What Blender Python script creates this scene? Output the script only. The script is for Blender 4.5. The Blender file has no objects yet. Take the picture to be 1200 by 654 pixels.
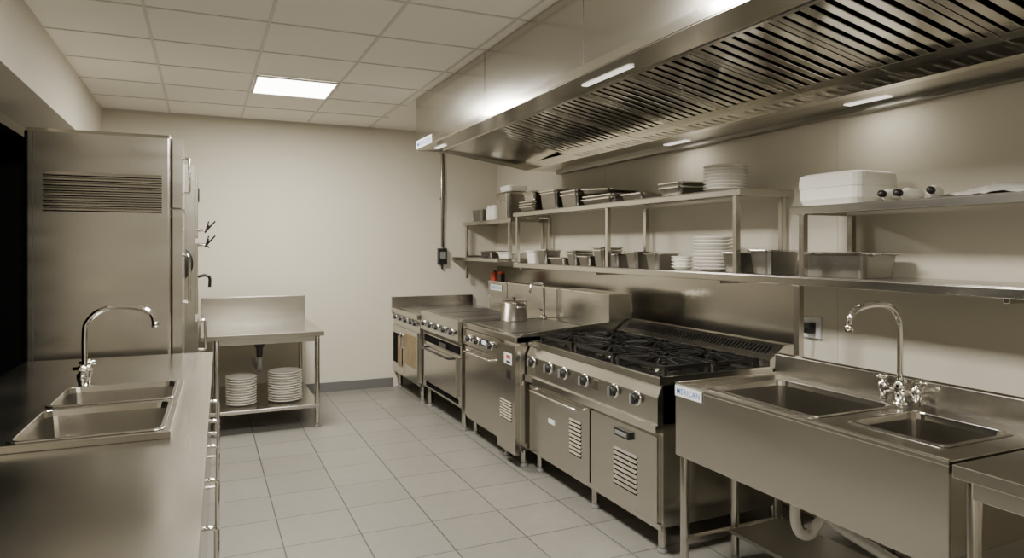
import bpy, bmesh, math, random
from mathutils import Matrix, Vector
random.seed(4)
C=bpy.context.scene
# ---------------- materials ----------------
def newmat(name):
    m=bpy.data.materials.new(name); m.use_nodes=True
    nt=m.node_tree; b=nt.nodes['Principled BSDF']; return m,nt,b
def simple(name,col,rough=.5,metal=0,noise=0,scale=8,bump=0,spec=.5):
    m,nt,b=newmat(name)
    b.inputs['Roughness'].default_value=rough; b.inputs['Metallic'].default_value=metal
    b.inputs['Specular IOR Level'].default_value=spec
    tc=nt.nodes.new('ShaderNodeTexCoord'); n=nt.nodes.new('ShaderNodeTexNoise')
    n.inputs['Scale'].default_value=scale; n.inputs['Detail'].default_value=4
    nt.links.new(tc.outputs['Object'],n.inputs['Vector'])
    r=nt.nodes.new('ShaderNodeMix'); r.data_type='RGBA'
    a=[max(0,c*(1-noise)) for c in col]; d=[min(1,c*(1+noise)) for c in col]
    r.inputs['A'].default_value=(*a,1); r.inputs['B'].default_value=(*d,1)
    nt.links.new(n.outputs['Fac'],r.inputs['Factor']); nt.links.new(r.outputs['Result'],b.inputs['Base Color'])
    if bump:
        bp=nt.nodes.new('ShaderNodeBump'); bp.inputs['Strength'].default_value=bump; bp.inputs['Distance'].default_value=.01
        nt.links.new(n.outputs['Fac'],bp.inputs['Height']); nt.links.new(bp.outputs['Normal'],b.inputs['Normal'])
    return m
def steel(name,col,r0,r1,stretch=(1,1,5),var=.015):
    m,nt,b=newmat(name)
    b.inputs['Metallic'].default_value=1
    tc=nt.nodes.new('ShaderNodeTexCoord'); mp=nt.nodes.new('ShaderNodeMapping')
    mp.inputs['Scale'].default_value=stretch
    n=nt.nodes.new('ShaderNodeTexNoise'); n.inputs['Scale'].default_value=2; n.inputs['Detail'].default_value=1
    nt.links.new(tc.outputs['Object'],mp.inputs['Vector']); nt.links.new(mp.outputs['Vector'],n.inputs['Vector'])
    mr=nt.nodes.new('ShaderNodeMapRange'); mr.inputs['From Min'].default_value=.3; mr.inputs['From Max'].default_value=.7
    mr.inputs['To Min'].default_value=r0; mr.inputs['To Max'].default_value=r1
    nt.links.new(n.outputs['Fac'],mr.inputs['Value']); nt.links.new(mr.outputs['Result'],b.inputs['Roughness'])
    mx=nt.nodes.new('ShaderNodeMix'); mx.data_type='RGBA'
    mx.inputs['A'].default_value=(*[c*(1-var) for c in col],1); mx.inputs['B'].default_value=(*[min(1,c*(1+var)) for c in col],1)
    nt.links.new(n.outputs['Fac'],mx.inputs['Factor']); nt.links.new(mx.outputs['Result'],b.inputs['Base Color'])
    return m
def emis(name,col,s):
    m,nt,b=newmat(name)
    b.inputs['Base Color'].default_value=(.8,.8,.8,1)
    b.inputs['Emission Color'].default_value=(*col,1); b.inputs['Emission Strength'].default_value=s
    return m
ST=steel('brushed_steel',(.55,.53,.48),.21,.26)
STH=steel('hood_steel',(.56,.54,.49),.18,.21)
STT=steel('worktop_steel',(.50,.48,.435),.19,.25,(1,1,1))
STD=steel('dull_steel',(.29,.28,.255),.32,.42)
CH=steel('chrome',(.83,.815,.78),.06,.09,(1,1,1),.01)
POL=steel('polished_edge',(.76,.74,.68),.13,.17)
IRON=simple('cast_iron',(.018,.0175,.017),.34,.5,.3,30,.1)
BLK=simple('black_plastic',(.013,.013,.013),.35,0,.2)
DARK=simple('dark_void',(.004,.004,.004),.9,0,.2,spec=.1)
WHT=simple('white_ceramic',(.80,.775,.71),.25,0,.04)
PLA=simple('white_plastic',(.82,.80,.74),.45,0,.05)
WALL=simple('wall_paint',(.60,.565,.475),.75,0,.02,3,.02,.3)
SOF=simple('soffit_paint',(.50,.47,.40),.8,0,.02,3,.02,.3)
CEI=simple('ceiling_tile',(.76,.73,.66),.9,0,.04,160,.1,.2)
GRID=simple('ceiling_grid_metal',(.54,.52,.465),.6,0,.03)
BASE=simple('baseboard_grey',(.13,.13,.125),.5,0,.05)
OCH=simple('ochre_panel',(.27,.20,.11),.45,.3,.4,9)
RED=simple('red_plastic',(.5,.05,.025),.4)
BLUE=simple('label_blue',(.02,.14,.5),.4)
LBLW=simple('label_white',(.75,.77,.78),.4)
GREY=simple('grey_plastic',(.2,.197,.19),.5)
SEAM=simple('seam_shadow_gap',(.06,.058,.055),.7)
LCD=emis('display_glass',(.15,.25,.6),.6)
LP=emis('light_diffuser',(1,.965,.89),14)
GLARE=emis('hood_glare_emissive',(1,.95,.84),1.3)  # glow that stands in for glare on the hood steel
BAG=simple('plastic_bag',(.65,.63,.59),.25,0,.15,20,.3)
# floor
FL,nt,b=newmat('floor_tiles')
tc=nt.nodes.new('ShaderNodeTexCoord'); mp=nt.nodes.new('ShaderNodeMapping'); mp.inputs['Location'].default_value=(-.38,-.1,0)
br=nt.nodes.new('ShaderNodeTexBrick'); br.offset=0; br.squash=1
br.inputs['Scale'].default_value=1; br.inputs['Brick Width'].default_value=.4; br.inputs['Row Height'].default_value=.4
br.inputs['Mortar Size'].default_value=.0035; br.inputs['Mortar Smooth'].default_value=.1; br.inputs['Bias'].default_value=0
br.inputs['Color1'].default_value=(.21,.202,.18,1); br.inputs['Color2'].default_value=(.232,.222,.198,1); br.inputs['Mortar'].default_value=(.05,.048,.043,1)
nt.links.new(tc.outputs['Object'],mp.inputs['Vector']); nt.links.new(mp.outputs['Vector'],br.inputs['Vector'])
nz=nt.nodes.new('ShaderNodeTexNoise'); nz.inputs['Scale'].default_value=14; nz.inputs['Detail'].default_value=8
nt.links.new(tc.outputs['Object'],nz.inputs['Vector'])
mx=nt.nodes.new('ShaderNodeMix'); mx.data_type='RGBA'; mx.blend_type='MULTIPLY'; mx.inputs['Factor'].default_value=.2
nt.links.new(br.outputs['Color'],mx.inputs['A']); nt.links.new(nz.outputs['Fac'],mx.inputs['B']); nt.links.new(mx.outputs['Result'],b.inputs['Base Color'])
b.inputs['Roughness'].default_value=.36
bp=nt.nodes.new('ShaderNodeBump'); bp.inputs['Strength'].default_value=.4; bp.inputs['Distance'].default_value=.003; bp.invert=True
nt.links.new(br.outputs['Fac'],bp.inputs['Height']); nt.links.new(bp.outputs['Normal'],b.inputs['Normal'])

# ---------------- builder ----------------
class B:
    def __init__(s): s.v=[];s.f=[];s.m=[];s.sm=[];s.mats=[];s.M=Matrix.Identity(4)
    def mi(s,m):
        if m not in s.mats: s.mats.append(m)
        return s.mats.index(m)
    def add(s,vs,fs,m,smooth=False):
        o=len(s.v); s.v+=[tuple(s.M@Vector(p)) for p in vs]; i=s.mi(m)
        for f in fs: s.f.append([o+k for k in f]); s.m.append(i); s.sm.append(smooth)
    def box(s,x0,x1,y0,y1,z0,z1,m=None):
        m=m or ST
        vs=[(x,y,z) for x in (x0,x1) for y in (y0,y1) for z in (z0,z1)]
        s.add(vs,[(0,1,3,2),(4,6,7,5),(0,4,5,1),(2,3,7,6),(0,2,6,4),(1,5,7,3)],m)
    def prism(s,poly,ax,a0,a1,m=None):
        m=m or ST; n=len(poly); vs=[]
        for a in (a0,a1):
            for p,q in poly:
                vs.append((a,p,q) if ax=='x' else (p,a,q) if ax=='y' else (p,q,a))
        fs=[list(range(n))[::-1],list(range(n,2*n))]+[(i,(i+1)%n,n+(i+1)%n,n+i) for i in range(n)]
        s.add(vs,fs,m)
    def tube(s,pts,r,m=None,n=12,smooth_path=False,caps=True):
        m=m or CH; P=[Vector(p) for p in pts]
        if smooth_path and len(P)>2:
            Q=[];E=[P[0]*2-P[1]]+P+[P[-1]*2-P[-2]]
            for i in range(1,len(E)-2):
                for k in range(6):
                    t=k/6;a,b_,c,d=E[i-1],E[i],E[i+1],E[i+2]
                    Q.append(.5*((2*b_)+(c-a)*t+(2*a-5*b_+4*c-d)*t*t+(3*b_-a-3*c+d)*t**3))
            Q.append(P[-1]); P=Q
        R=r if isinstance(r,(list,tuple)) else [r]*len(P)
        if len(R)!=len(P): R=[R[0]+(R[-1]-R[0])*i/(len(P)-1) for i in range(len(P))]
        T=[(P[min(i+1,len(P)-1)]-P[max(i-1,0)]).normalized() for i in range(len(P))]
        up=Vector((0,0,1)) if abs(T[0].z)<.9 else Vector((1,0,0))
        nrm=T[0].cross(up).normalized(); vs=[];fs=[]
        for i,p in enumerate(P):
            nrm=(nrm-T[i]*nrm.dot(T[i])).normalized(); bn=T[i].cross(nrm)
            for k in range(n):
                a=2*math.pi*k/n; vs.append(p+(nrm*math.cos(a)+bn*math.sin(a))*R[i])
        for i in range(len(P)-1):
            for k in range(n): fs.append((i*n+k,i*n+(k+1)%n,(i+1)*n+(k+1)%n,(i+1)*n+k))
        s.add(vs,fs,m,True)
        if caps:
            s.add(vs[:n],[list(range(n))[::-1]],m); s.add(vs[-n:],[list(range(n))],m)
    def cyl(s,p0,p1,r,m=None,n=20): s.tube([p0,p1],r,m,n)
    def lathe(s,prof,c,m=None,n=28,axis='z'):
        m=m or ST; vs=[];fs=[];k=len(prof)
        for j in range(n):
            a=2*math.pi*j/n
            for r,z in prof:
                x,y=r*math.cos(a),r*math.sin(a)
                if axis=='z': vs.append((c[0]+x,c[1]+y,c[2]+z))
                elif axis=='x': vs.append((c[0]+z,c[1]+x,c[2]+y))
                else: vs.append((c[0]+x,c[1]+z,c[2]+y))
        for j in range(n):
            for i in range(k-1): fs.append((j*k+i,((j+1)%n)*k+i,((j+1)%n)*k+i+1,j*k+i+1))
        s.add(vs,fs,m,True)
    def rr(s,lx,ly,r,n=4):
        o=[]
        for cx,cy,a0 in ((lx/2-r,ly/2-r,0),(-lx/2+r,ly/2-r,90),(-lx/2+r,-ly/2+r,180),(lx/2-r,-ly/2+r,270)):
            for k in range(n+1):
                a=math.radians(a0+90*k/n); o.append((cx+r*math.cos(a),cy+r*math.sin(a)))
        return o
    def loft(s,loops,c,m,rot=0,cap0=True,cap1=True,tilt=0):
        vs=[];n=20;R=Matrix.Translation(c)@Matrix.Rotation(rot,4,'Z')@Matrix.Rotation(tilt,4,'X')
        for lx,ly,r,z in loops:
            for x,y in s.rr(lx,ly,r): vs.append(R@Vector((x,y,z)))
        fs=[(i*n+k,i*n+(k+1)%n,(i+1)*n+(k+1)%n,(i+1)*n+k) for i in range(len(loops)-1) for k in range(n)]
        if cap0: fs.append(list(range(n))[::-1])
        if cap1: fs.append(list(range((len(loops)-1)*n,len(loops)*n)))
        s.add(vs,fs,m,False)
    def pan(s,cx,cy,z,lx,ly,h,m=None,rot=0,tilt=0):
        s.loft([(lx-.05,ly-.05,.025,0),(lx-.022,ly-.022,.03,h-.012)],(cx,cy,z),m or STD,rot,cap1=False,tilt=tilt)
        s.loft([(lx-.022,ly-.022,.03,h-.012),(lx,ly,.03,h-.01),(lx+.002,ly+.002,.03,h),(lx-.026,ly-.026,.026,h)],(cx,cy,z),m or POL,rot,cap0=False,cap1=False,tilt=tilt)
        s.loft([(lx-.026,ly-.026,.026,h),(lx-.052,ly-.052,.022,.004)],(cx,cy,z),m or STD,rot,cap0=False,tilt=tilt)
    def basin(s,x0,x1,y0,y1,zt,depth,m=None):
        lx,ly=x1-x0,y1-y0
        s.loft([(lx+.03,ly+.03,.03,.001),(lx+.03,ly+.03,.03,.005),(lx,ly,.04,.005),(lx-.01,ly-.01,.04,-.02),(lx-.03,ly-.03,.04,-depth+.02),(lx-.07,ly-.07,.04,-depth)],((x0+x1)/2,(y0+y1)/2,zt),m or STT,cap0=False)
        s.lathe([(0,.004),(.03,.004),(.04,.001)],((x0+x1)/2,(y0+y1)/2,zt-depth+.002),CH)
    def slab(s,x0,x1,y0,y1,z0,z1,holes,m):
        xs=sorted({x0,x1}|{h[0] for h in holes}|{h[1] for h in holes}); ys=sorted({y0,y1}|{h[2] for h in holes}|{h[3] for h in holes})
        def solid(i,j):
            if i<0 or j<0 or i>=len(xs)-1 or j>=len(ys)-1: return False
            cx,cy=(xs[i]+xs[i+1])/2,(ys[j]+ys[j+1])/2
            return not any(h[0]<cx<h[1] and h[2]<cy<h[3] for h in holes)
        for i in range(len(xs)-1):
            for j in range(len(ys)-1):
                if not solid(i,j): continue
                a,b_,c,d=xs[i],xs[i+1],ys[j],ys[j+1]
                for z in (z0,z1): s.add([(a,c,z),(b_,c,z),(b_,d,z),(a,d,z)],[(0,1,2,3)],m)
                if not solid(i-1,j): s.add([(a,c,z0),(a,d,z0),(a,d,z1),(a,c,z1)],[(0,1,2,3)],m)
                if not solid(i+1,j): s.add([(b_,c,z0),(b_,d,z0),(b_,d,z1),(b_,c,z1)],[(0,1,2,3)],m)
                if not solid(i,j-1): s.add([(a,c,z0),(b_,c,z0),(b_,c,z1),(a,c,z1)],[(0,1,2,3)],m)
                if not solid(i,j+1): s.add([(a,d,z0),(b_,d,z0),(b_,d,z1),(a,d,z1)],[(0,1,2,3)],m)
    def plates(s,c,r,n,t,m=None):
        pr=[(0,0),(r*.6,0)]
        for i in range(n):
            z=i*t; pr+=[(r*.62,z+t*.05),(r*.97,z+t*.8),(r,z+t*.95),(r*.96,z+t*1.15)]
            if i<n-1: pr+=[(r*.78,z+t*1.0)]
        z=(n-1)*t; pr+=[(r*.6,z+t*.5),(0,z+t*.45)]
        s.lathe(pr,c,m or WHT,36)
    def leg(s,x,y,z1,r=.02,m=None):
        s.cyl((x,y,.03),(x,y,z1),r,m or ST,16); s.lathe([(0,0),(r*1.25,0),(r*1.25,.012),(r*.7,.03),(r*.7,.05)],(x,y,0),GREY,16)
    def done(s,name,parent=None,bevel=.0025):
        me=bpy.data.meshes.new(name); me.from_pydata(s.v,[],s.f)
        for m in s.mats: me.materials.append(m)
        for p,i,k in zip(me.polygons,s.m,s.sm): p.material_index=i; p.use_smooth=k
        bm=bmesh.new(); bm.from_mesh(me); bmesh.ops.remove_doubles(bm,verts=bm.verts,dist=1e-5); bmesh.ops.recalc_face_normals(bm,faces=bm.faces); bm.to_mesh(me); bm.free()
        o=bpy.data.objects.new(name,me); C.collection.objects.link(o)
        if bevel:
            md=o.modifiers.new('bevel','BEVEL'); md.width=bevel; md.segments=2; md.limit_method='ANGLE'; md.angle_limit=math.radians(50)
        if parent: o.parent=parent
        return o
def empty(name):
    o=bpy.data.objects.new(name,None); C.collection.objects.link(o); return o
# ---------------- room ----------------
XR=3.2; YB=7.5; ZC=2.87; XL=-1.2; YF=-3.5
b=B(); b.box(-3.2,XR+.1,YF-.1,YB+.1,-.1,0,FL); b.done('floor',bevel=0)
b=B(); b.box(XL-.1,XR+.1,YF-.1,YB+.1,ZC,ZC+.1,CEI); b.done('ceiling',bevel=0)
b=B(); b.box(XL-.1,XR+.1,YB,YB+.1,0,ZC,WALL); b.done('wall_back',bevel=0)
b=B(); b.box(XR,XR+.1,YF,YB,0,ZC,WALL)
for y in (.3,1.5,2.7,3.9,5.1,6.3): b.box(XR-.0015,XR,y-.002,y+.002,.0,ZC,SOF)
b.done('wall_right',bevel=0)
b=B(); b.box(XL-.1,XR+.1,YF-.1,YF,0,ZC,WALL); b.done('wall_front',bevel=0)
b=B(); b.box(XL-.1,XL,YF,1.2,0,ZC,WALL); b.box(XL-.1,XL,6.95,YB,0,ZC,WALL); b.box(XL-.1,XL,1.2,6.95,2.43,ZC,WALL); b.done('wall_left',bevel=0)
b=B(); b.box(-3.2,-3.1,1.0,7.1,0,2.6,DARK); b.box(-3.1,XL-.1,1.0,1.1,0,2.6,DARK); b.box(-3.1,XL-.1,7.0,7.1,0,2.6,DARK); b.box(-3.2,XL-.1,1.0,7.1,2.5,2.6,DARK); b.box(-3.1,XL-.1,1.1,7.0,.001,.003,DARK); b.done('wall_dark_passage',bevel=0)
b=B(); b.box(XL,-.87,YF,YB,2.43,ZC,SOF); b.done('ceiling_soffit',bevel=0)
b=B(); b.box(-.87,1.93,YB-.012,YB,0,.1,BASE); b.done('baseboard_back')
b=B()
x=.355-.65
while x<XR:
    if x<1.72: b.box(x-.009,x+.009,YF,YB,ZC-.004,ZC,GRID)
    x+=.65
y=5.53-.65*13
while y<YB:
    if y>YF: b.box(-.87,1.72,y-.009,y+.009,ZC-.0045,ZC,GRID)
    y+=.65
b.box(-.87,1.7,YB-.02,YB,ZC-.02,ZC,GRID)
b.done('trim_ceiling_grid',bevel=0)
def ceil_light(x0,y0,pw):
    b=B(); b.box(x0+.02,x0+.63,y0+.02,y0+.63,ZC-.012,ZC-.006,LP)
    for a in ((x0+.012,x0+.03,y0+.012,y0+.638),(x0+.62,x0+.638,y0+.012,y0+.638),(x0+.03,x0+.62,y0+.012,y0+.03),(x0+.03,x0+.62,y0+.62,y0+.638)): b.box(*a,ZC-.016,ZC-.0045,GRID)
    o=b.done('ceiling_light_panel',bevel=0)
    l=bpy.data.lights.new('panel_lamp','AREA'); l.shape='SQUARE'; l.size=.58; l.energy=pw; l.color=(1,.945,.85)
    lo=bpy.data.objects.new('panel_lamp',l); C.collection.objects.link(lo); lo.location=(x0+.325,y0+.325,ZC-.02); lo.parent=o
ceil_light(.355,5.53,105); ceil_light(.355,2.28,115); ceil_light(.355,-.97,80)
# ---------------- hood ----------------
H=empty('extractor_hood'); hy0,hy1=-.6,5.9; HX=1.73
b=B()
b.box(HX,HX+.02,hy0,hy1,2.42,ZC-.006,STH)
b.box(HX-.004,HX+.001,hy0,hy1,2.415,2.46,POL)
for y in (4.27,2.96,1.65,.34): b.box(HX-.0008,HX,y-.0025,y+.0025,2.46,ZC-.01,SEAM)
b.prism([(HX,2.41),(1.97,2.425),(1.97,2.435),(HX,2.425)],'y',hy0,hy1,STH)
b.prism([(1.96,2.425),(1.97,2.42),(2.09,2.495),(2.08,2.505)],'y',hy0,hy1-.02,STH)
for a,c in ((hy1-.02,hy1),(hy0,hy0+.02)):
    b.prism([(HX,ZC-.006),(HX,2.41),(1.97,2.41),(2.8,2.285),(3.19,2.285),(3.19,ZC-.006)],'y',a,c,STH)
b.add([(1.97,hy1-.02,2.428),(2.86,hy1-.02,2.32),(2.86,5.22,2.36),(2.05,4.85,2.50)],[(0,1,2,3)],STH)
b.done('canopy',H)
b=B()
b.box(2.86,3.19,hy0,hy1-.02,2.285,2.33,STH)
b.prism([(2.79,2.275),(2.86,2.275),(2.86,2.345),(2.80,2.345)],'y',hy0,hy1-.02,POL)
b.box(3.13,3.19,hy0,hy1-.02,2.26,2.286,STD)
b.done('grease_gutter',H)
fa=Vector((2.07,0,2.495)); fb=Vector((2.81,0,2.345)); fd=(fb-fa).normalized(); fn=Vector((fd.z,0,-fd.x)); L=(fb-fa).length
if fn.z>0: fn=-fn
def sl(b,t0,t1,y0,y1,d0,d1,m):
    p=[fa+fd*t0+fn*d0,fa+fd*t1+fn*d0,fa+fd*t1+fn*d1,fa+fd*t0+fn*d1]
    b.prism([(q.x,q.z) for q in p],'y',y0,y1,m)
b=B(); sl(b,-.02,L,hy0,hy1-.02,-.04,-.034,DARK)
y=5.1; W=.5
while y-W>hy0:
    y1=y-.003; y0=y-W+.003
    sl(b,0,.06,y0,y1,-.02,.006,STH); sl(b,L-.07,L,y0,y1,-.02,.006,STH)
    sl(b,.06,L-.07,y0,y0+.03,-.02,.004,STH); sl(b,.06,L-.07,y1-.03,y1,-.02,.004,STH)
    n=6; st=(W-.066)/n
    for i in range(n):
        yy=y0+.03+st*(i+.5); sl(b,.055,L-.065,yy-.021,yy+.021,-.018,.001,POL)
    y-=W
b.done('baffle_filters',H,.002)
b=B()
glare_strips=[(3.03,3.89,.025,.12,2.281),(3.03,2.38,.025,.12,2.281),(1.86,2.95,.018,.22,2.411),(1.86,5.6,.02,.11,2.411)]  # glare on hood underside and front lip, drawn as glowing strips
for xc,yc,hx,hy,z in glare_strips: b.box(xc-hx,xc+hx,yc-hy,yc+hy,z,z+.005,GLARE)
b.done('hood_glare_strips',H,.002)
for xc,yc,hx,hy,z in glare_strips[:2]:  # added fill lights below the back glare strips, brightening the wall
    l=bpy.data.lights.new('hood_glare_fill','AREA'); l.shape='RECTANGLE'; l.size=hx*2; l.size_y=hy*2; l.energy=1.2; l.color=(1,.94,.82)
    lo=bpy.data.objects.new('hood_glare_fill',l); C.collection.objects.link(lo); lo.location=(xc,yc,z-.006); lo.parent=H
# ---------------- helper details ----------------
def knob(b,x,y,z,r=.03):
    b.lathe([(0,-.001),(r*1.35,-.001),(r*1.35,-.006),(r*1.1,-.012)],(x,y,z),CH,24,'x')
    b.lathe([(r*1.1,-.012),(r*.95,-.014),(r*.9,-.034),(r*.8,-.037),(0,-.037)],(x,y,z),BLK,24,'x')
    b.box(x-.046,x-.03,y-.006,y+.006,z-r*.85,z+r*.85,GREY)
def louvre_x(b,x,y0,y1,z0,z1,n,m=STD):
    st=(z1-z0)/n
    for i in range(n):
        z=z0+st*i; b.box(x-.0012,x+.001,y0,y1,z,z+st*.5,DARK); b.prism([(x,z+st*.95),(x-.008,z+st*.5),(x-.008,z+st*.4),(x,z+st*.5)],'y',y0,y1,ST)
def bar(b,p0,p1,out,r=.008,m=None):
    p0=Vector(p0);p1=Vector(p1);o=Vector(out)
    b.tube([p0,p0+o*.8,p0+o+(p1-p0)*.04,p1+o-(p1-p0)*.04,p1+o*.8,p1],r,m or CH,10)
# ---------------- gas range ----------------
R=empty('gas_range'); y0,y1=2.79,4.29
b=B()
b.box(2.09,2.94,y0,y1,.15,.86)
b.prism([(2.055,.665),(2.055,.80),(2.085,.865),(2.94,.865),(2.94,.665)],'y',y0,y1,ST)
b.box(2.04,2.09,y0-.004,y1,.625,.665,POL)
b.box(2.065,2.81,y0-.006,y1,.865,.895,ST)
b.box(2.065,2.10,y0-.006,y1,.895,.905,POL); b.box(2.065,2.80,y0-.006,y0+.03,.895,.905,POL); b.box(2.065,2.80,y1-.03,y1,.895,.905,POL)
b.box(2.10,2.79,y0+.03,y1-.03,.896,.8975,POL)
for y in (y0+.06,3.5,y1-.06):
    for x in (2.13,2.88): b.leg(x,y,.15,.022)
b.done('body',R)
b=B()
b.prism([(2.79,.895),(2.79,.94),(2.90,1.015),(2.97,1.015),(2.97,.80),(2.84,.80),(2.84,.895)],'y',y0-.004,y1,ST)
dd=Vector((.11,0,.075)); nn=Vector((-.075,0,.11)).normalized()
for i in range(46):
    y=y0+.06+i*.030; q=[Vector((2.79,0,.94))+dd*t+nn*k for t,k in ((.35,-.001),(.8,-.001),(.8,.001),(.35,.001))]
    b.prism([(v.x,v.z) for v in q],'y',y,y+.017,DARK)
b.done('backguard',R,.001)
b=B()
for y in (4.2,3.95,3.75,3.5,3.18,2.97): knob(b,2.058,y,.765,.03)
b.box(2.053,2.056,3.34,3.40,.73,.79,CH)
b.done('knobs',R)
b=B()
b.box(2.066,2.09,3.465,4.27,.17,.60); b.box(2.066,2.09,y0+.02,3.445,.17,.60)
b.box(2.088,2.092,3.445,3.465,.16,.61,DARK)
bar(b,(2.066,4.2,.575),(2.066,3.55,.575),(-.04,0,0),.009,POL)
louvre_x(b,2.066,3.56,3.70,.28,.50,9); louvre_x(b,2.066,2.98,3.20,.25,.46,8)
b.box(2.045,2.066,3.03,3.17,.53,.57,BLK); b.box(2.04,2.047,3.045,3.155,.54,.56,GREY)
b.box(2.062,2.066,3.9,3.98,.40,.43,LBLW)
b.box(2.075,2.09,y0,y1,.135,.165,ST)
b.done('oven_doors',R)
b=B()
for i,yc in enumerate((3.06,3.54,4.02)):
    for xc in (2.285,2.615):
        hx,hy=.15,.22; zt=.945
        b.lathe([(0,.0),(.075,0),(.075,.012),(.05,.02),(.05,.028),(0,.032)],(xc,yc,.898),IRON,24)
        b.lathe([(.10,.0),(.115,.003),(.115,.006),(.08,.004)],(xc,yc,.898),POL,24)
        for (xa,xb,ya,yb) in ((-hx,hx,-hy,-hy+.014),(-hx,hx,hy-.014,hy),(-hx,-hx+.014,-hy,hy),(hx-.014,hx,-hy,hy)):
            b.box(xc+xa,xc+xb,yc+ya,yc+yb,.925,zt,IRON)
        for sx in (-1,1):
            for sy in (-1,1): b.box(xc+sx*(hx-.01)-.01,xc+sx*(hx-.01)+.01,yc+sy*(hy-.01)-.01,yc+sy*(hy-.01)+.01,.898,.93,IRON)
        for k in range(12):
            a=math.radians(k*30+15); c,s_=math.cos(a),math.sin(a)
            t=min(hx/abs(c) if abs(c)>1e-3 else 9,hy/abs(s_) if abs(s_)>1e-3 else 9)-.006
            M=b.M; b.M=Matrix.Translation((xc,yc,0))@Matrix.Rotation(a,4,'Z')
            b.prism([(.055,.93),(.055,.945),(.075,.957),(t,.948),(t,.925)],'y',-.005,.005,IRON); b.M=M
        b.lathe([(.05,.933),(.05,.947),(.062,.949),(.062,.933),(.05,.933)],(xc,yc,0),IRON,24)
b.done('burner_grates',R,.0015)
# ---------------- griddle oven (unit 3) ----------------
R=empty('griddle_oven'); y0,y1=4.31,5.36; X=1.99
b=B()
b.box(X+.02,2.94,y0,y1,.13,.88)
b.box(X-.01,2.94,y0,y1,.88,.925,ST); b.box(X+.06,2.72,y0+.22,y1-.04,.925,.93,STD)
b.prism([(X-.005,.915),(X+.05,.945),(2.75,1.0),(2.94,1.0),(2.94,.92),(X,.88)],'y',y0,y0+.015,ST)
b.box(2.74,2.94,y0,5.12,.925,1.20,ST); b.box(2.735,2.945,y0-.003,5.125,1.19,1.203,POL)
b.box(X-.012,X+.02,y0+.31,y1,.75,.875,ST)
for y in (y0+.06,4.65,y1-.06):
    for x in (X+.08,2.86): b.leg(x,y,.13,.022)
b.done('body',R)
b=B()
b.box(X-.002,X+.02,4.66,y1-.02,.16,.735); bar(b,(X-.002,y1-.08,.70),(X-.002,4.72,.70),(-.04,0,0),.009,POL)
b.box(X-.015,X+.02,y0,4.63,.10,.86,ST)
b.box(X-.017,X-.014,y0+.06,4.50,.72,.80,LBLW); b.box(X-.018,X-.0165,y0+.08,4.46,.73,.745,BLK); b.box(X-.018,X-.0165,y0+.08,4.46,.76,.785,RED); b.box(X-.017,X-.014,y0+.08,4.46,.62,.68,BLK)
louvre_x(b,X-.015,y0+.06,4.57,.32,.46,7)
b.done('door',R)
b=B()
for y in (5.2,5.02,4.74): knob(b,X-.014,y,.81,.024)
b.box(X-.016,X-.012,4.82,4.95,.785,.84,BLK); b.box(X-.018,X-.0155,4.84,4.93,.80,.83,LCD)
b.done('controls',R)
# ---------------- solid top stove (unit 2) ----------------
R=empty('solid_top_stove'); y0,y1=5.38,6.46; X=1.95
b=B()
b.box(X+.02,2.87,y0,y1,.20,.88); b.box(X-.01,2.87,y0,y1,.88,.93,ST); b.box(X+.05,2.60,y0+.05,y1-.05,.93,.938,STD)
for k in (5.72,6.08): b.box(X+.05,2.6,k-.003,k+.003,.938,.9395,BLK)
b.prism([(X-.01,.88),(X-.01,.76),(X+.02,.72),(X+.03,.88)],'y',y0,y1,ST)
b.box(2.872,2.96,y0,y1,.20,1.18,ST); b.box(2.867,2.965,y0-.003,y1+.003,1.175,1.188,POL)
for y in (y0+.06,y1-.06):
    for x in (X+.07,2.82): b.leg(x,y,.20,.025)
b.done('body',R)
b=B()
for y in (6.32,6.12,5.92,5.72,5.52): knob(b,X-.01,y,.825,.024)
b.box(X-.004,X+.02,y0+.08,y1-.1,.28,.62,ST); bar(b,(X-.004,y1-.16,.60),(X-.004,y0+.14,.60),(-.045,0,0),.011,BLK)
b.box(X+.015,X+.02,y0+.08,y1-.1,.22,.26,DARK); b.box(X-.014,X-.009,y0+.3,y0+.5,.66,.70,BLK)
b.box(X+.014,X+.021,y0+.04,y1-.04,.645,.71,DARK)
b.done('oven_front',R)
# ---------------- corner stove (unit 1) ----------------
R=empty('corner_cooking_counter'); y0,y1=6.48,7.485; X=1.92
b=B()
b.box(X+.02,2.87,y0,y1,.18,.84); b.box(X-.01,2.87,y0,y1,.84,.885,ST)
b.box(X-.01,2.87,7.455,7.485,.885,1.0,ST); b.box(X+.06,2.75,y0+.1,7.36,.885,.889,STD)
b.box(2.872,2.96,y0,6.98,.18,1.18,ST); b.box(2.867,2.965,y0,6.983,1.175,1.188,POL)
for y in (y0+.06,y1-.08):
    for x in (X+.07,2.80): b.leg(x,y,.18,.025)
for y in (7.35,7.15,6.95,6.75,6.6): knob(b,X+.018,y,.79,.024)
b.done('body',R)
b=B()
b.box(X,X+.02,7.0,7.46,.22,.70,ST); b.box(X,X+.02,6.5,6.97,.22,.70,ST)
b.box(X-.003,X+.001,7.04,7.42,.30,.62,DARK); b.box(X-.005,X,6.54,6.93,.34,.66,OCH); b.box(X-.007,X-.002,7.06,7.22,.28,.60,OCH)
bar(b,(X,7.03,.64),(X,7.03,.5),(-.03,0,0),.007); bar(b,(X,6.93,.64),(X,6.93,.5),(-.03,0,0),.007)
b.done('doors',R)
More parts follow.
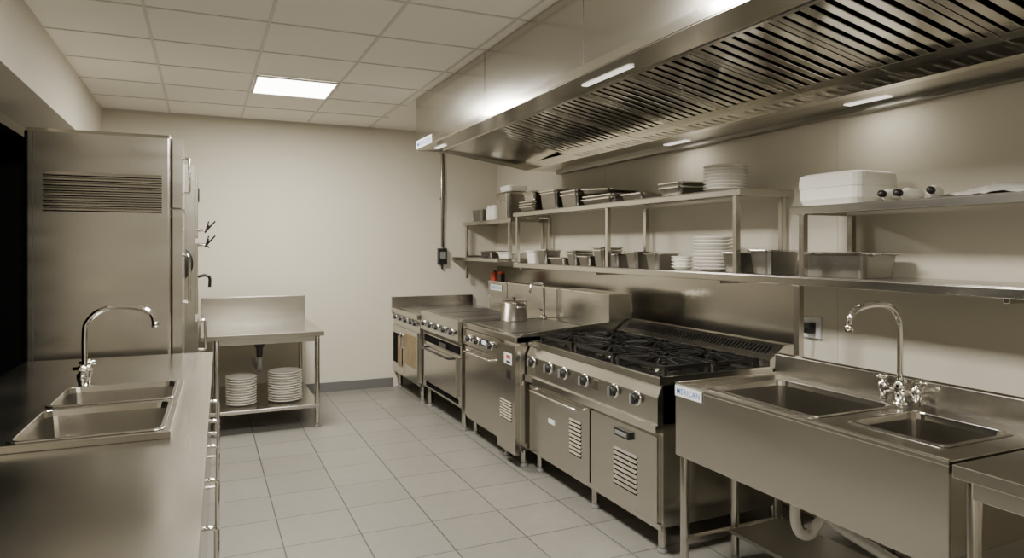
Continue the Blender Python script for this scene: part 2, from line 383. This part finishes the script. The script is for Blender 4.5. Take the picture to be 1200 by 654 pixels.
# red holder and handheld lighter on backguard
b=B()
b.loft([(.06,.10,.012,0),(.065,.11,.012,.07),(.05,.09,.012,.095)],(2.915,6.90,1.1885),RED); b.loft([(.03,.04,.008,.095),(.03,.04,.008,.11)],(2.915,6.90,1.1885),BLK)
b.done('red_storage_tub',bevel=.001)
b=B(); b.loft([(.05,.09,.01,0),(.05,.09,.01,.08)],(2.915,6.72,1.1885),BLK); b.loft([(.052,.092,.01,.08),(.045,.085,.01,.10)],(2.915,6.72,1.1885),RED); b.done('spice_tin',bevel=.001)
# ---------------- pot & filler tap ----------------
b=B(); pc=(2.40,5.26,.931)
b.lathe([(0,0),(.105,0),(.112,.008),(.112,.15),(.118,.153),(.118,.158),(.108,.158),(.106,.01),(0,.006)],pc,POL,36)
b.lathe([(.118,.158),(.112,.164),(.05,.172),(0,.174)],pc,POL,36)
b.lathe([(.008,.17),(.008,.185),(.022,.19),(.022,.197),(0,.2)],pc,BLK,16)
for s_ in (-1,1): b.tube([(pc[0]-.03,pc[1]+s_*.11,1.05),(pc[0]-.03,pc[1]+s_*.15,1.055),(pc[0]+.03,pc[1]+s_*.15,1.055),(pc[0]+.03,pc[1]+s_*.11,1.05)],.006,CH,8)
b.done('cooking_pot',bevel=0)
b=B(); b.tube([(2.66,5.22,.932),(2.66,5.22,1.19),(2.63,5.22,1.235),(2.56,5.22,1.24),(2.53,5.22,1.2),(2.53,5.22,1.16)],.012,CH,12,True); b.lathe([(0,0),(.03,0),(.03,.03),(.015,.04)],(2.66,5.22,.931),CH,20); b.tube([(2.66,5.22,1.0),(2.66,5.30,1.02)],.007,BLK,8)
b.done('pot_filler_tap',bevel=0)
# ---------------- wall shelving rack ----------------
R=empty('steel_shelf_rack')
def shelf(b,x0,x1,y0,y1,zt,lip=.04):
    b.box(x0,x1,y0,y1,zt-.006,zt,STT); b.box(x0,x0+.012,y0,y1,zt-lip,zt-.005,ST)
    b.box(x0+.012,x1,y0,y0+.01,zt-lip,zt-.005,ST); b.box(x0+.012,x1,y1-.01,y1,zt-lip,zt-.005,ST)
    b.box((x0+x1)/2-.03,(x0+x1)/2+.03,y0+.01,y1-.01,zt-.03,zt-.006,ST)
b=B(); shelf(b,2.78,3.19,.3,6.12,1.40,.045); b.done('lower_shelf',R)
b=B(); shelf(b,2.78,3.19,3.0,6.12,1.89); b.done('upper_shelf',R)
b=B(); shelf(b,2.78,3.19,.3,2.64,1.76); b.done('side_shelf',R)
b=B(); shelf(b,2.76,3.19,6.14,7.48,1.84); shelf(b,2.62,3.19,6.14,7.48,1.44,.035); b.done('corner_shelves',R)
b=B()
def post(x,y,z0,z1,w=.016): b.box(x-w,x+w,y-w,y+w,z0,z1,ST)
for y in (3.05,4.42,6.05):
    post(2.80,y,1.40,1.85); post(3.15,y,1.40,1.85)
for y in (2.57,.5): post(2.80,y,1.40,1.72); post(3.15,y,1.40,1.72)
post(2.785,7.42,1.19,1.80); post(2.785,6.2,1.44,1.80); post(3.15,6.2,1.44,1.80)
post(2.80,2.6,0,1.355,.018); post(2.80,.5,0,1.355,.018)
for y in (3.2,4.6,6.0,1.6): b.box(2.80,3.19,y-.012,y+.012,1.335,1.355,ST)
b.done('posts',R)
# ---------------- wall cladding, sockets ----------------
b=B(); b.box(3.19,3.2,2.95,7.48,.1,1.33,STT); b.done('trim_splash_panel')
b=B(); b.box(3.175,3.19,4.69,4.78,1.02,1.14,LBLW); b.box(3.17,3.176,4.71,4.76,1.05,1.11,PLA); b.done('wall_switch')
b=B(); b.box(3.18,3.2,2.80,2.93,1.03,1.15,LBLW); b.box(3.13,3.181,2.83,2.88,1.06,1.12,BLK)
b.tube([(3.13,2.855,1.09),(3.10,2.855,1.05),(3.11,2.86,.95),(3.12,2.84,.8)],.006,BLK,8,True); b.done('wall_socket')
b=B(); x=2.5
b.tube([(x,7.485,2.70),(x,7.48,1.56)],.012,ST,10); b.tube([(x+.02,7.48,2.70),(x+.025,7.47,2.2),(x+.012,7.47,1.7),(x+.02,7.47,1.5)],.006,BLK,8,True)
b.box(x-.05,x+.05,7.44,7.5,1.36,1.54,BLK); b.box(x-.035,x+.035,7.43,7.441,1.42,1.5,GREY)
b.tube([(x,7.47,1.36),(x,7.47,1.30)],.012,BLK,8); b.box(x-.02,x+.02,7.49,7.5,2.1,2.13,ST); b.box(x-.02,x+.02,7.49,7.5,2.62,2.65,ST)
b.done('wall_isolator_switch')
# ---------------- right sink bench ----------------
R=empty('sink_bench'); y0,y1,X0,X1=1.34,2.655,2.06,2.72
holes=[(2.13,2.58,1.90,2.50),(2.20,2.56,1.45,1.80)]
b=B(); b.slab(X0,X1,y0,y1,.885,.90,holes,STT)
for h in holes: b.basin(*h,.90,.28 if h[2]>1.8 else .22)
b.box(X0,X0+.012,y0,y1,.56,.886,ST); b.box(X0+.012,X1-.02,y1-.012,y1,.60,.886,ST); b.box(X0+.012,X1-.02,y0,y0+.012,.60,.886,ST)
b.box(X0-.003,X0+.01,y0,y1,.898,.908,POL); b.box(X0,X1,y1-.01,y1,.898,.908,POL)
b.prism([(2.69,.90),(2.695,1.0),(2.72,1.005),(2.735,.99),(2.735,.86),(2.70,.86)],'y',y0,y1,ST)
for x in (X0+.03,2.68):
    for y in (y0+.04,y1-.03): b.leg(x,y,.60,.02)
b.leg(2.40,y1-.03,.6,.02)
b.box(X0+.02,2.70,y1-.05,y1-.02,.14,.17); b.box(X0+.02,2.70,y0+.03,y0+.06,.14,.17)
b.box(2.35,2.70,y0+.05,y1-.05,.15,.17,STD)
b.done('bench',R)
b=B()
P=simple('pvc_pipe',(.78,.765,.72),.4)
b.tube([(2.35,2.2,.62),(2.35,2.2,.44)],.03,P,16); b.tube([(2.35,2.2,.46),(2.35,2.2,.36),(2.38,2.2,.30),(2.43,2.19,.29),(2.47,2.18,.34),(2.50,2.17,.36),(2.52,2.1,.33),(2.52,1.7,.27),(2.54,1.45,.22),(2.66,1.4,.2)],.022,P,14,True)
b.tube([(2.38,1.62,.68),(2.38,1.62,.4),(2.42,1.64,.32),(2.50,1.68,.29)],.02,P,14,True)
b.tube([(2.35,2.2,.5),(2.35,2.2,.44)],.04,P,16); b.tube([(2.38,1.62,.62),(2.38,1.62,.56)],.032,P,16)
b.tube([(2.66,1.95,.88),(2.66,1.95,.4),(2.70,2.0,.2)],.008,ST,8,True); b.tube([(2.66,1.89,.88),(2.66,1.89,.4),(2.70,1.8,.2)],.008,ST,8,True)
b.done('drain_pipes',R,0)
def faucet(name,x,y,z,d,hh,reach,sp=.05):
    b=B()
    b.lathe([(0,0.0005),(.032,0.0005),(.032,.006),(.02,.012),(.018,.05)],(x,y,z),CH,20)
    b.tube([(x,y-.075,z+.055),(x,y+.075,z+.055)],.017,CH,14)
    for s_ in (-1,1):
        yy=y+s_*.075
        b.lathe([(0,-.05),(.012,-.05),(.016,-.02),(.022,.0),(.022,.02),(.012,.028),(.012,.04),(.0,.042)],(x,yy,z+.055),CH,20)
        b.tube([(x-.035,yy+s_*.012,z+.103),(x+.035,yy+s_*.012,z+.103)],.008,CH,10); b.tube([(x,yy-.03+s_*.012,z+.103),(x,yy+.03+s_*.012,z+.103)],.008,CH,10)
        b.lathe([(0,-.012),(.014,-.012),(.016,0),(.012,.012),(0,.014)],(x,yy+s_*.012,z+.103),CH,16)
    b.lathe([(.018,0),(.024,.01),(.024,.04),(.016,.055)],(x,y,z+.04),CH,20)
    z2=z+hh
    b.tube([(x,y,z+.08),(x,y,z2-.12),(x+d*.012,y,z2-.065),(x+d*.055,y,z2-.02),(x+d*.13,y,z2),(x+d*(reach-.06),y,z2-.012),(x+d*(reach-.015),y,z2-.04),(x+d*reach,y,z2-.085)],.0125,CH,14,True)
    b.tube([(x+d*reach,y,z2-.075),(x+d*reach,y,z2-.105)],.016,CH,14)
    return b.done(name,bevel=0)
faucet('kitchen_faucet',2.64,1.92,.90,-1,.42,.30)
# ---------------- right worktable ----------------
b=B(); y0,y1=.25,1.33
b.box(2.06,2.72,y0,y1,.855,.895,STT); b.box(2.70,2.735,y0,y1,.895,1.0,ST)
for x in (2.10,2.68):
    for y in (y0+.04,y1-.04): b.leg(x,y,.86,.022)
b.box(2.08,2.70,y0+.03,y1-.03,.19,.22,STD); b.box(2.08,2.11,y0+.03,y1-.03,.80,.856,ST)
b.done('steel_worktable')
b=B(); b.lathe([(0,0),(.11,0),(.14,.02),(.15,.22),(.155,.24),(.14,.24),(.13,.03),(0,.02)],(2.36,1.1,.2205),PLA,32); b.done('plastic_bucket',bevel=0)
# ---------------- left counter with sink ----------------
R=empty('sink_counter'); MT=Matrix.Translation((.058,4.65,0))@Matrix.Rotation(-.0215,4,'Z')
b=B(); b.M=MT
hs=[(-.575,-.15,-1.49,-1.10),(-.575,-.15,-2.02,-1.56)]
b.slab(-.98,0,-4.3,0,.86,.90,[(-.585,-.14,-2.03,-1.09)],STT)
b.slab(-.61,-.115,-2.055,-1.065,.90,.925,hs,STT)
for h in hs: b.basin(*h,.925,.17)
b.done('worktop',R)
b=B(); b.M=MT
b.box(-.95,-.035,-4.27,-.02,.12,.69,ST); b.box(-.95,-.035,-1.02,-.02,.69,.86,ST); b.box(-.95,-.035,-4.27,-2.1,.69,.86,ST); b.box(-.05,-.035,-2.1,-1.02,.69,.86,ST); b.box(-.95,-.93,-2.1,-1.02,.69,.86,ST)
b.box(-.9,-.09,-4.2,-.08,0,.12,STD)
yy=-.04
while yy>-4.2:
    b.box(-.035,-.014,yy-.46,yy,.15,.70,ST); b.box(-.035,-.014,yy-.46,yy,.715,.85,ST)
    bar(b,(-.014,yy-.40,.68),(-.014,yy-.40,.50),(.045,0,0),.009)
    yy-=.475
b.done('cabinet',R)
faucet('kitchen_faucet',-.50,3.70,.90,1,.37,.29)
# ---------------- refrigerator ----------------
R=empty('upright_refrigerator'); xa,xb,ya,yb=-.955,-.18,4.80,5.56
b=B()
b.loft([(xb-xa,yb-ya,.022,.12),(xb-xa,yb-ya,.022,2.235),(xb-xa-.02,yb-ya-.02,.02,2.256)],((xa+xb)/2,(ya+yb)/2,0),ST)
b.box(xa+.045,xa+.049,ya-.001,ya+.001,.13,2.23,SEAM)
for x in (xa+.08,xb-.08):
    for y in (ya+.08,yb-.08): b.leg(x,y,.12,.025)
for i in range(8):
    z=1.765+i*.03
    b.prism([(ya,z+.026),(ya-.012,z+.010),(ya-.012,z+.006),(ya,z+.006)],'x',-.86,-.235,ST); b.box(-.86,-.235,ya-.0015,ya,z,z+.007,DARK)
b.done('body',R,.002)
b=B()
b.box(xb+.004,xb+.06,ya+.005,yb-.01,1.80,2.24,ST); b.box(xb+.004,xb+.06,ya+.005,yb-.01,.15,1.785,ST)
bar(b,(xb+.06,ya+.06,1.9),(xb+.06,ya+.06,2.12),(.04,0,0),.009); bar(b,(xb+.06,ya+.06,1.2),(xb+.06,ya+.06,1.5),(.04,0,0),.009)
b.box(xb+.0,xb+.075,ya+.1,ya+.25,1.78,1.80,POL)
b.done('doors',R)
# ---------------- steam oven stack ----------------
R=empty('stacked_steam_oven'); xa,xb,ya,yb=-.85,-.055,5.60,6.00
b=B(); b.box(xa,xb,ya,yb,.12,2.17,ST)
for x in (xa+.08,xb-.08):
    for y in (ya+.08,yb-.08): b.leg(x,y,.12,.025)
b.box(xb,xb+.02,ya+.02,yb-.02,1.62,2.1,ST); b.box(xb,xb+.02,ya+.02,yb-.02,1.05,1.58,ST); b.box(xb,xb+.02,ya+.02,yb-.02,.3,1.0,ST)
b.lathe([(0,-.01),(.13,-.01),(.14,-.004),(.14,0)],(xb-.15,ya,1.43),BLK,32,'y')
b.done('body',R)
b=B()
for z,an in ((1.68,.6),(1.57,-.3)):
    c=Vector((xb+.02,ya+.08,z)); b.cyl(c,c+Vector((.055,0,0)),.011,CH)
    for k in range(3):
        a=an+k*math.pi/3; d2=Vector((0.02,-math.cos(a)*.07,math.sin(a)*.07))
        b.tube([c+Vector((.055,0,0))-d2*.3,c+Vector((.055,0,0))+d2],.006,BLK,8)
    b.tube([c+Vector((.05,0,-.01)),c+Vector((.12,-.03,.07))],[.008,.006],BLK,8)
b.tube([(xb+.02,ya+.05,1.33),(xb+.07,ya+.05,1.34),(xb+.1,ya+.05,1.32),(xb+.1,ya+.05,1.25)],.012,BLK,10,True)
bar(b,(xb+.02,ya+.06,1.0),(xb+.02,ya+.06,.78),(.05,0,0),.011)
b.box(xb+.02,xb+.03,ya+.1,ya+.3,1.9,2.0,BLK)
b.done('levers',R)
# ---------------- back worktable ----------------
R=empty('steel_worktable_with_shelf'); x0,x1,y0,y1=-.02,.95,6.02,7.25
b=B()
b.box(x0,x1,y0,y1,.79,.83,STT); b.box(x0,x1,y1-.02,y1+.01,.82,1.06,ST); b.box(x0,x1,y1,y1+.03,1.045,1.065,POL)
for x in (x0+.12,x1-.05):
    for y in (y0+.06,y1-.06): b.leg(x,y,.79,.022)
b.box(x0+.06,x1-.03,y0+.04,y1-.04,.17,.20,STT); b.box(x0+.1,x1-.05,y0+.05,y0+.075,.74,.79,ST); b.box(x1-.06,x1-.04,y0+.06,y1-.06,.74,.79,ST)
b.done('table',R)
b=B(); b.cyl((.45,6.35,.79),(.45,6.35,.75),.06,ST); b.lathe([(.05,0),(.05,-.05),(.03,-.08),(.025,-.16)],(.45,6.35,.75),BLK,20); b.tube([(.45,6.35,.6),(.45,6.35,.5),(.45,6.45,.46),(.45,6.8,.45),(.45,7.2,.45)],.02,GREY,12,True)
b.done('drain_fitting',R,0)
for cx,cy,r,n in ((.30,6.3,.125,11),(.66,6.32,.145,12),(.30,6.62,.12,9),(.66,6.68,.12,9)):
    b=B(); b.plates((cx,cy,.2005),r,n,.022); b.done('plate_stack',bevel=0)
# ---------------- shelf contents ----------------
def one(name,fn,bev=.001):
    b=B(); fn(b); return b.done(name,bevel=bev)
LZ=1.4005; UZ=1.8905; SZ=1.7605
one('plate_stack',lambda b:b.plates((2.95,3.42,LZ),.128,10,.0215),0)
one('bowl_stack',lambda b:b.plates((2.93,3.70,LZ),.075,4,.022),0)
pans=[(2.96,3.16,.26,.16,.12),(2.96,2.92,.26,.18,.135),(2.95,3.95,.22,.17,.11),(2.95,4.20,.22,.17,.12),(2.96,4.47,.22,.16,.10),(2.95,4.87,.24,.2,.08),(2.95,5.36,.22,.3,.06)]
for cx,cy,lx,ly,h in pans: one('gastronorm_pan',lambda b:b.pan(cx,cy,LZ,lx,ly,h))
for cx,cy,h in ((2.95,4.66,.13),(2.95,5.1,.10)): one('gastronorm_pan',lambda b:(b.pan(cx,cy,LZ,.22,.17,h),b.pan(cx,cy,LZ+.025,.22,.17,h)))
def bigpan(b):
    b.pan(2.975,2.46,LZ,.27,.42,.125)
    for s_ in (-1,1): b.tube([(2.90,2.46+s_*.2,LZ+.11),(2.90,2.46+s_*.25,LZ+.12),(3.04,2.46+s_*.25,LZ+.12),(3.04,2.46+s_*.2,LZ+.11)],.005,CH,8)
one('roasting_pan',bigpan)
def caddy(b):
    b.pan(2.95,5.92,LZ,.2,.2,.12,PLA)
    b.pan(2.95,5.68,LZ,.2,.2,.13)
one('cutlery_box',caddy)
def tongs(b):
    b.tube([(2.72,7.2,1.452),(2.74,6.9,1.455),(2.7,6.6,1.452)],.01,BLK,8,True); b.pan(2.93,6.95,1.4405,.25,.3,.07)
one('utensil_tray',tongs)
one('white_tray',lambda b:b.pan(2.96,6.5,1.4405,.28,.3,.06,PLA))
one('gastronorm_pan',lambda b:(b.pan(2.95,7.25,1.8405,.26,.3,.14)))
def jars(b):
    for y in (6.98,6.86): b.lathe([(0,0),(.045,0),(.05,.03),(.05,.13),(.035,.15),(.035,.17),(0,.17)],(2.9,y,1.8405),PLA,20)
one('storage_jars',jars,0)
def bigpot(b):
    b.loft([(.26,.28,.04,0),(.28,.30,.04,.24),(.30,.32,.04,.24),(.30,.32,.04,.26),(.26,.28,.04,.28),(.1,.14,.03,.29)],(2.96,6.50,1.8405),ST)
    b.tube([(2.81,6.45,2.02),(2.78,6.45,2.03),(2.78,6.55,2.03),(2.81,6.55,2.02)],.006,CH,8)
    b.loft([(.2,.24,.03,.29),(.22,.26,.03,.34),(.2,.24,.03,.35)],(2.96,6.50,1.8405),PLA)
one('lidded_food_container',bigpot,.004)
one('gastronorm_lid_stack',lambda b:[b.pan(2.95,5.88,UZ+i*.025,.3,.34,.05) for i in range(3)]+[b.pan(2.95,5.88,UZ+.09,.26,.26,.09,ST)])
one('gastronorm_pan',lambda b:(b.pan(2.96,5.46,UZ,.3,.32,.15),b.pan(2.96,5.46,UZ+.02,.31,.33,.15)))
one('gastronorm_pan',lambda b:(b.pan(2.96,5.08,UZ,.3,.3,.11),b.pan(2.96,5.08,UZ+.02,.3,.3,.12)))
def trays(b):
    b.pan(2.96,4.62,UZ,.32,.46,.045); b.pan(2.96,4.60,UZ+.02,.32,.46,.05); b.pan(2.96,4.66,UZ+.085,.3,.4,.04,None,.1,.06)
    b.pan(2.96,4.14,UZ,.3,.3,.05)
one('tray_stack',trays)
one('gastronorm_tray',lambda b:(b.pan(2.95,3.70,UZ,.28,.26,.06),b.pan(2.95,3.70,UZ+.02,.28,.26,.07)))
one('plate_stack',lambda b:b.plates((2.94,3.30,UZ),.135,8,.020),0)
def crate(b):
    b.loft([(.27,.34,.05,0),(.30,.37,.05,.03),(.30,.37,.05,.085),(.306,.376,.05,.088),(.306,.376,.05,.12),(.30,.37,.05,.15),(.26,.33,.05,.16)],(2.955,2.44,SZ),PLA)
one('polystyrene_box',crate,.006)
def bottle(b,x,y,z,a):
    M=b.M; b.M=Matrix.Translation((x,y,z))@Matrix.Rotation(a,4,'Z')@Matrix.Rotation(math.radians(88),4,'X')
    b.lathe([(0,0),(.026,0),(.028,.01),(.028,.10),(.012,.13),(.012,.15)],(0,0,0),PLA,20); b.lathe([(.016,.15),(.016,.18),(0,.185)],(0,0,0),BLK,16); b.M=M
for x,y,a in ((2.98,2.19,1.2),(3.0,2.09,1.0),(2.98,1.99,1.35)):
    b=B(); bottle(b,x,y,SZ+.029,a-math.pi/2-.9); b.done('sauce_bottle',bevel=0)
b=B(); n=18;vs=[];fs=[]
for i in range(n):
    for j in range(n):
        u=i/(n-1)*2-1;v=j/(n-1)*2-1
        h=max(0,(1-u*u)*(1-v*v))*.04+random.random()*.012
        vs.append((2.96+u*.14,1.68+v*.2,SZ+.001+h))
for i in range(n-1):
    for j in range(n-1): fs.append((i*n+j,(i+1)*n+j,(i+1)*n+j+1,i*n+j+1))
b.add(vs,fs,BAG,True); b.done('plastic_bag',bevel=0)
# ---------------- labels ----------------
def label(x,y0,y1,z0,z1,txt='MERICAN'):
    b=B(); b.box(x-.002,x-.0003,y0,y1,z0,z1,LBLW); o=b.done('sticker_label',bevel=0)
    cu=bpy.data.curves.new('t','FONT'); cu.body=txt; cu.size=1; cu.align_x='CENTER'; cu.align_y='CENTER'; cu.offset=.012; cu.space_character=1.1
    t=bpy.data.objects.new('t',cu); C.collection.objects.link(t); bpy.context.view_layer.update()
    me=bpy.data.meshes.new_from_object(t.evaluated_get(bpy.context.evaluated_depsgraph_get())); w=max(v.co.x for v in me.vertices)-min(v.co.x for v in me.vertices); hh=max(v.co.y for v in me.vertices)-min(v.co.y for v in me.vertices)
    sx=(y1-y0)*.86/w; sy=(z1-z0)*.55/hh; cx=(max(v.co.x for v in me.vertices)+min(v.co.x for v in me.vertices))/2; cy=(max(v.co.y for v in me.vertices)+min(v.co.y for v in me.vertices))/2
    for v in me.vertices:
        p=v.co.copy(); v.co=Vector((x-.0027,(y0+y1)/2-(p.x-cx)*sx,(z0+z1)/2+(p.y-cy)*sy))
    me.materials.clear(); me.materials.append(BLUE)
    bpy.data.objects.remove(t); q=bpy.data.objects.new('lettering',me); C.collection.objects.link(q); q.parent=o
label(2.056,2.46,2.65,.845,.895); label(1.7255,5.42,5.87,2.42,2.49); label(2.867,6.6,6.9,1.09,1.15)
# ---------------- world & camera ----------------
w=bpy.data.worlds.new('world'); C.world=w; w.use_nodes=True
w.node_tree.nodes['Background'].inputs[0].default_value=(.5,.48,.44,1); w.node_tree.nodes['Background'].inputs[1].default_value=.05
cam=bpy.data.cameras.new('camera'); co=bpy.data.objects.new('camera',cam); C.collection.objects.link(co)
cam.sensor_width=36; cam.lens=24; cam.sensor_fit='HORIZONTAL'; cam.shift_y=-37/1200
co.location=(0,0,1.55); co.rotation_euler=(math.radians(90),0,-math.atan(362/800)); cam.clip_start=.02
C.camera=co
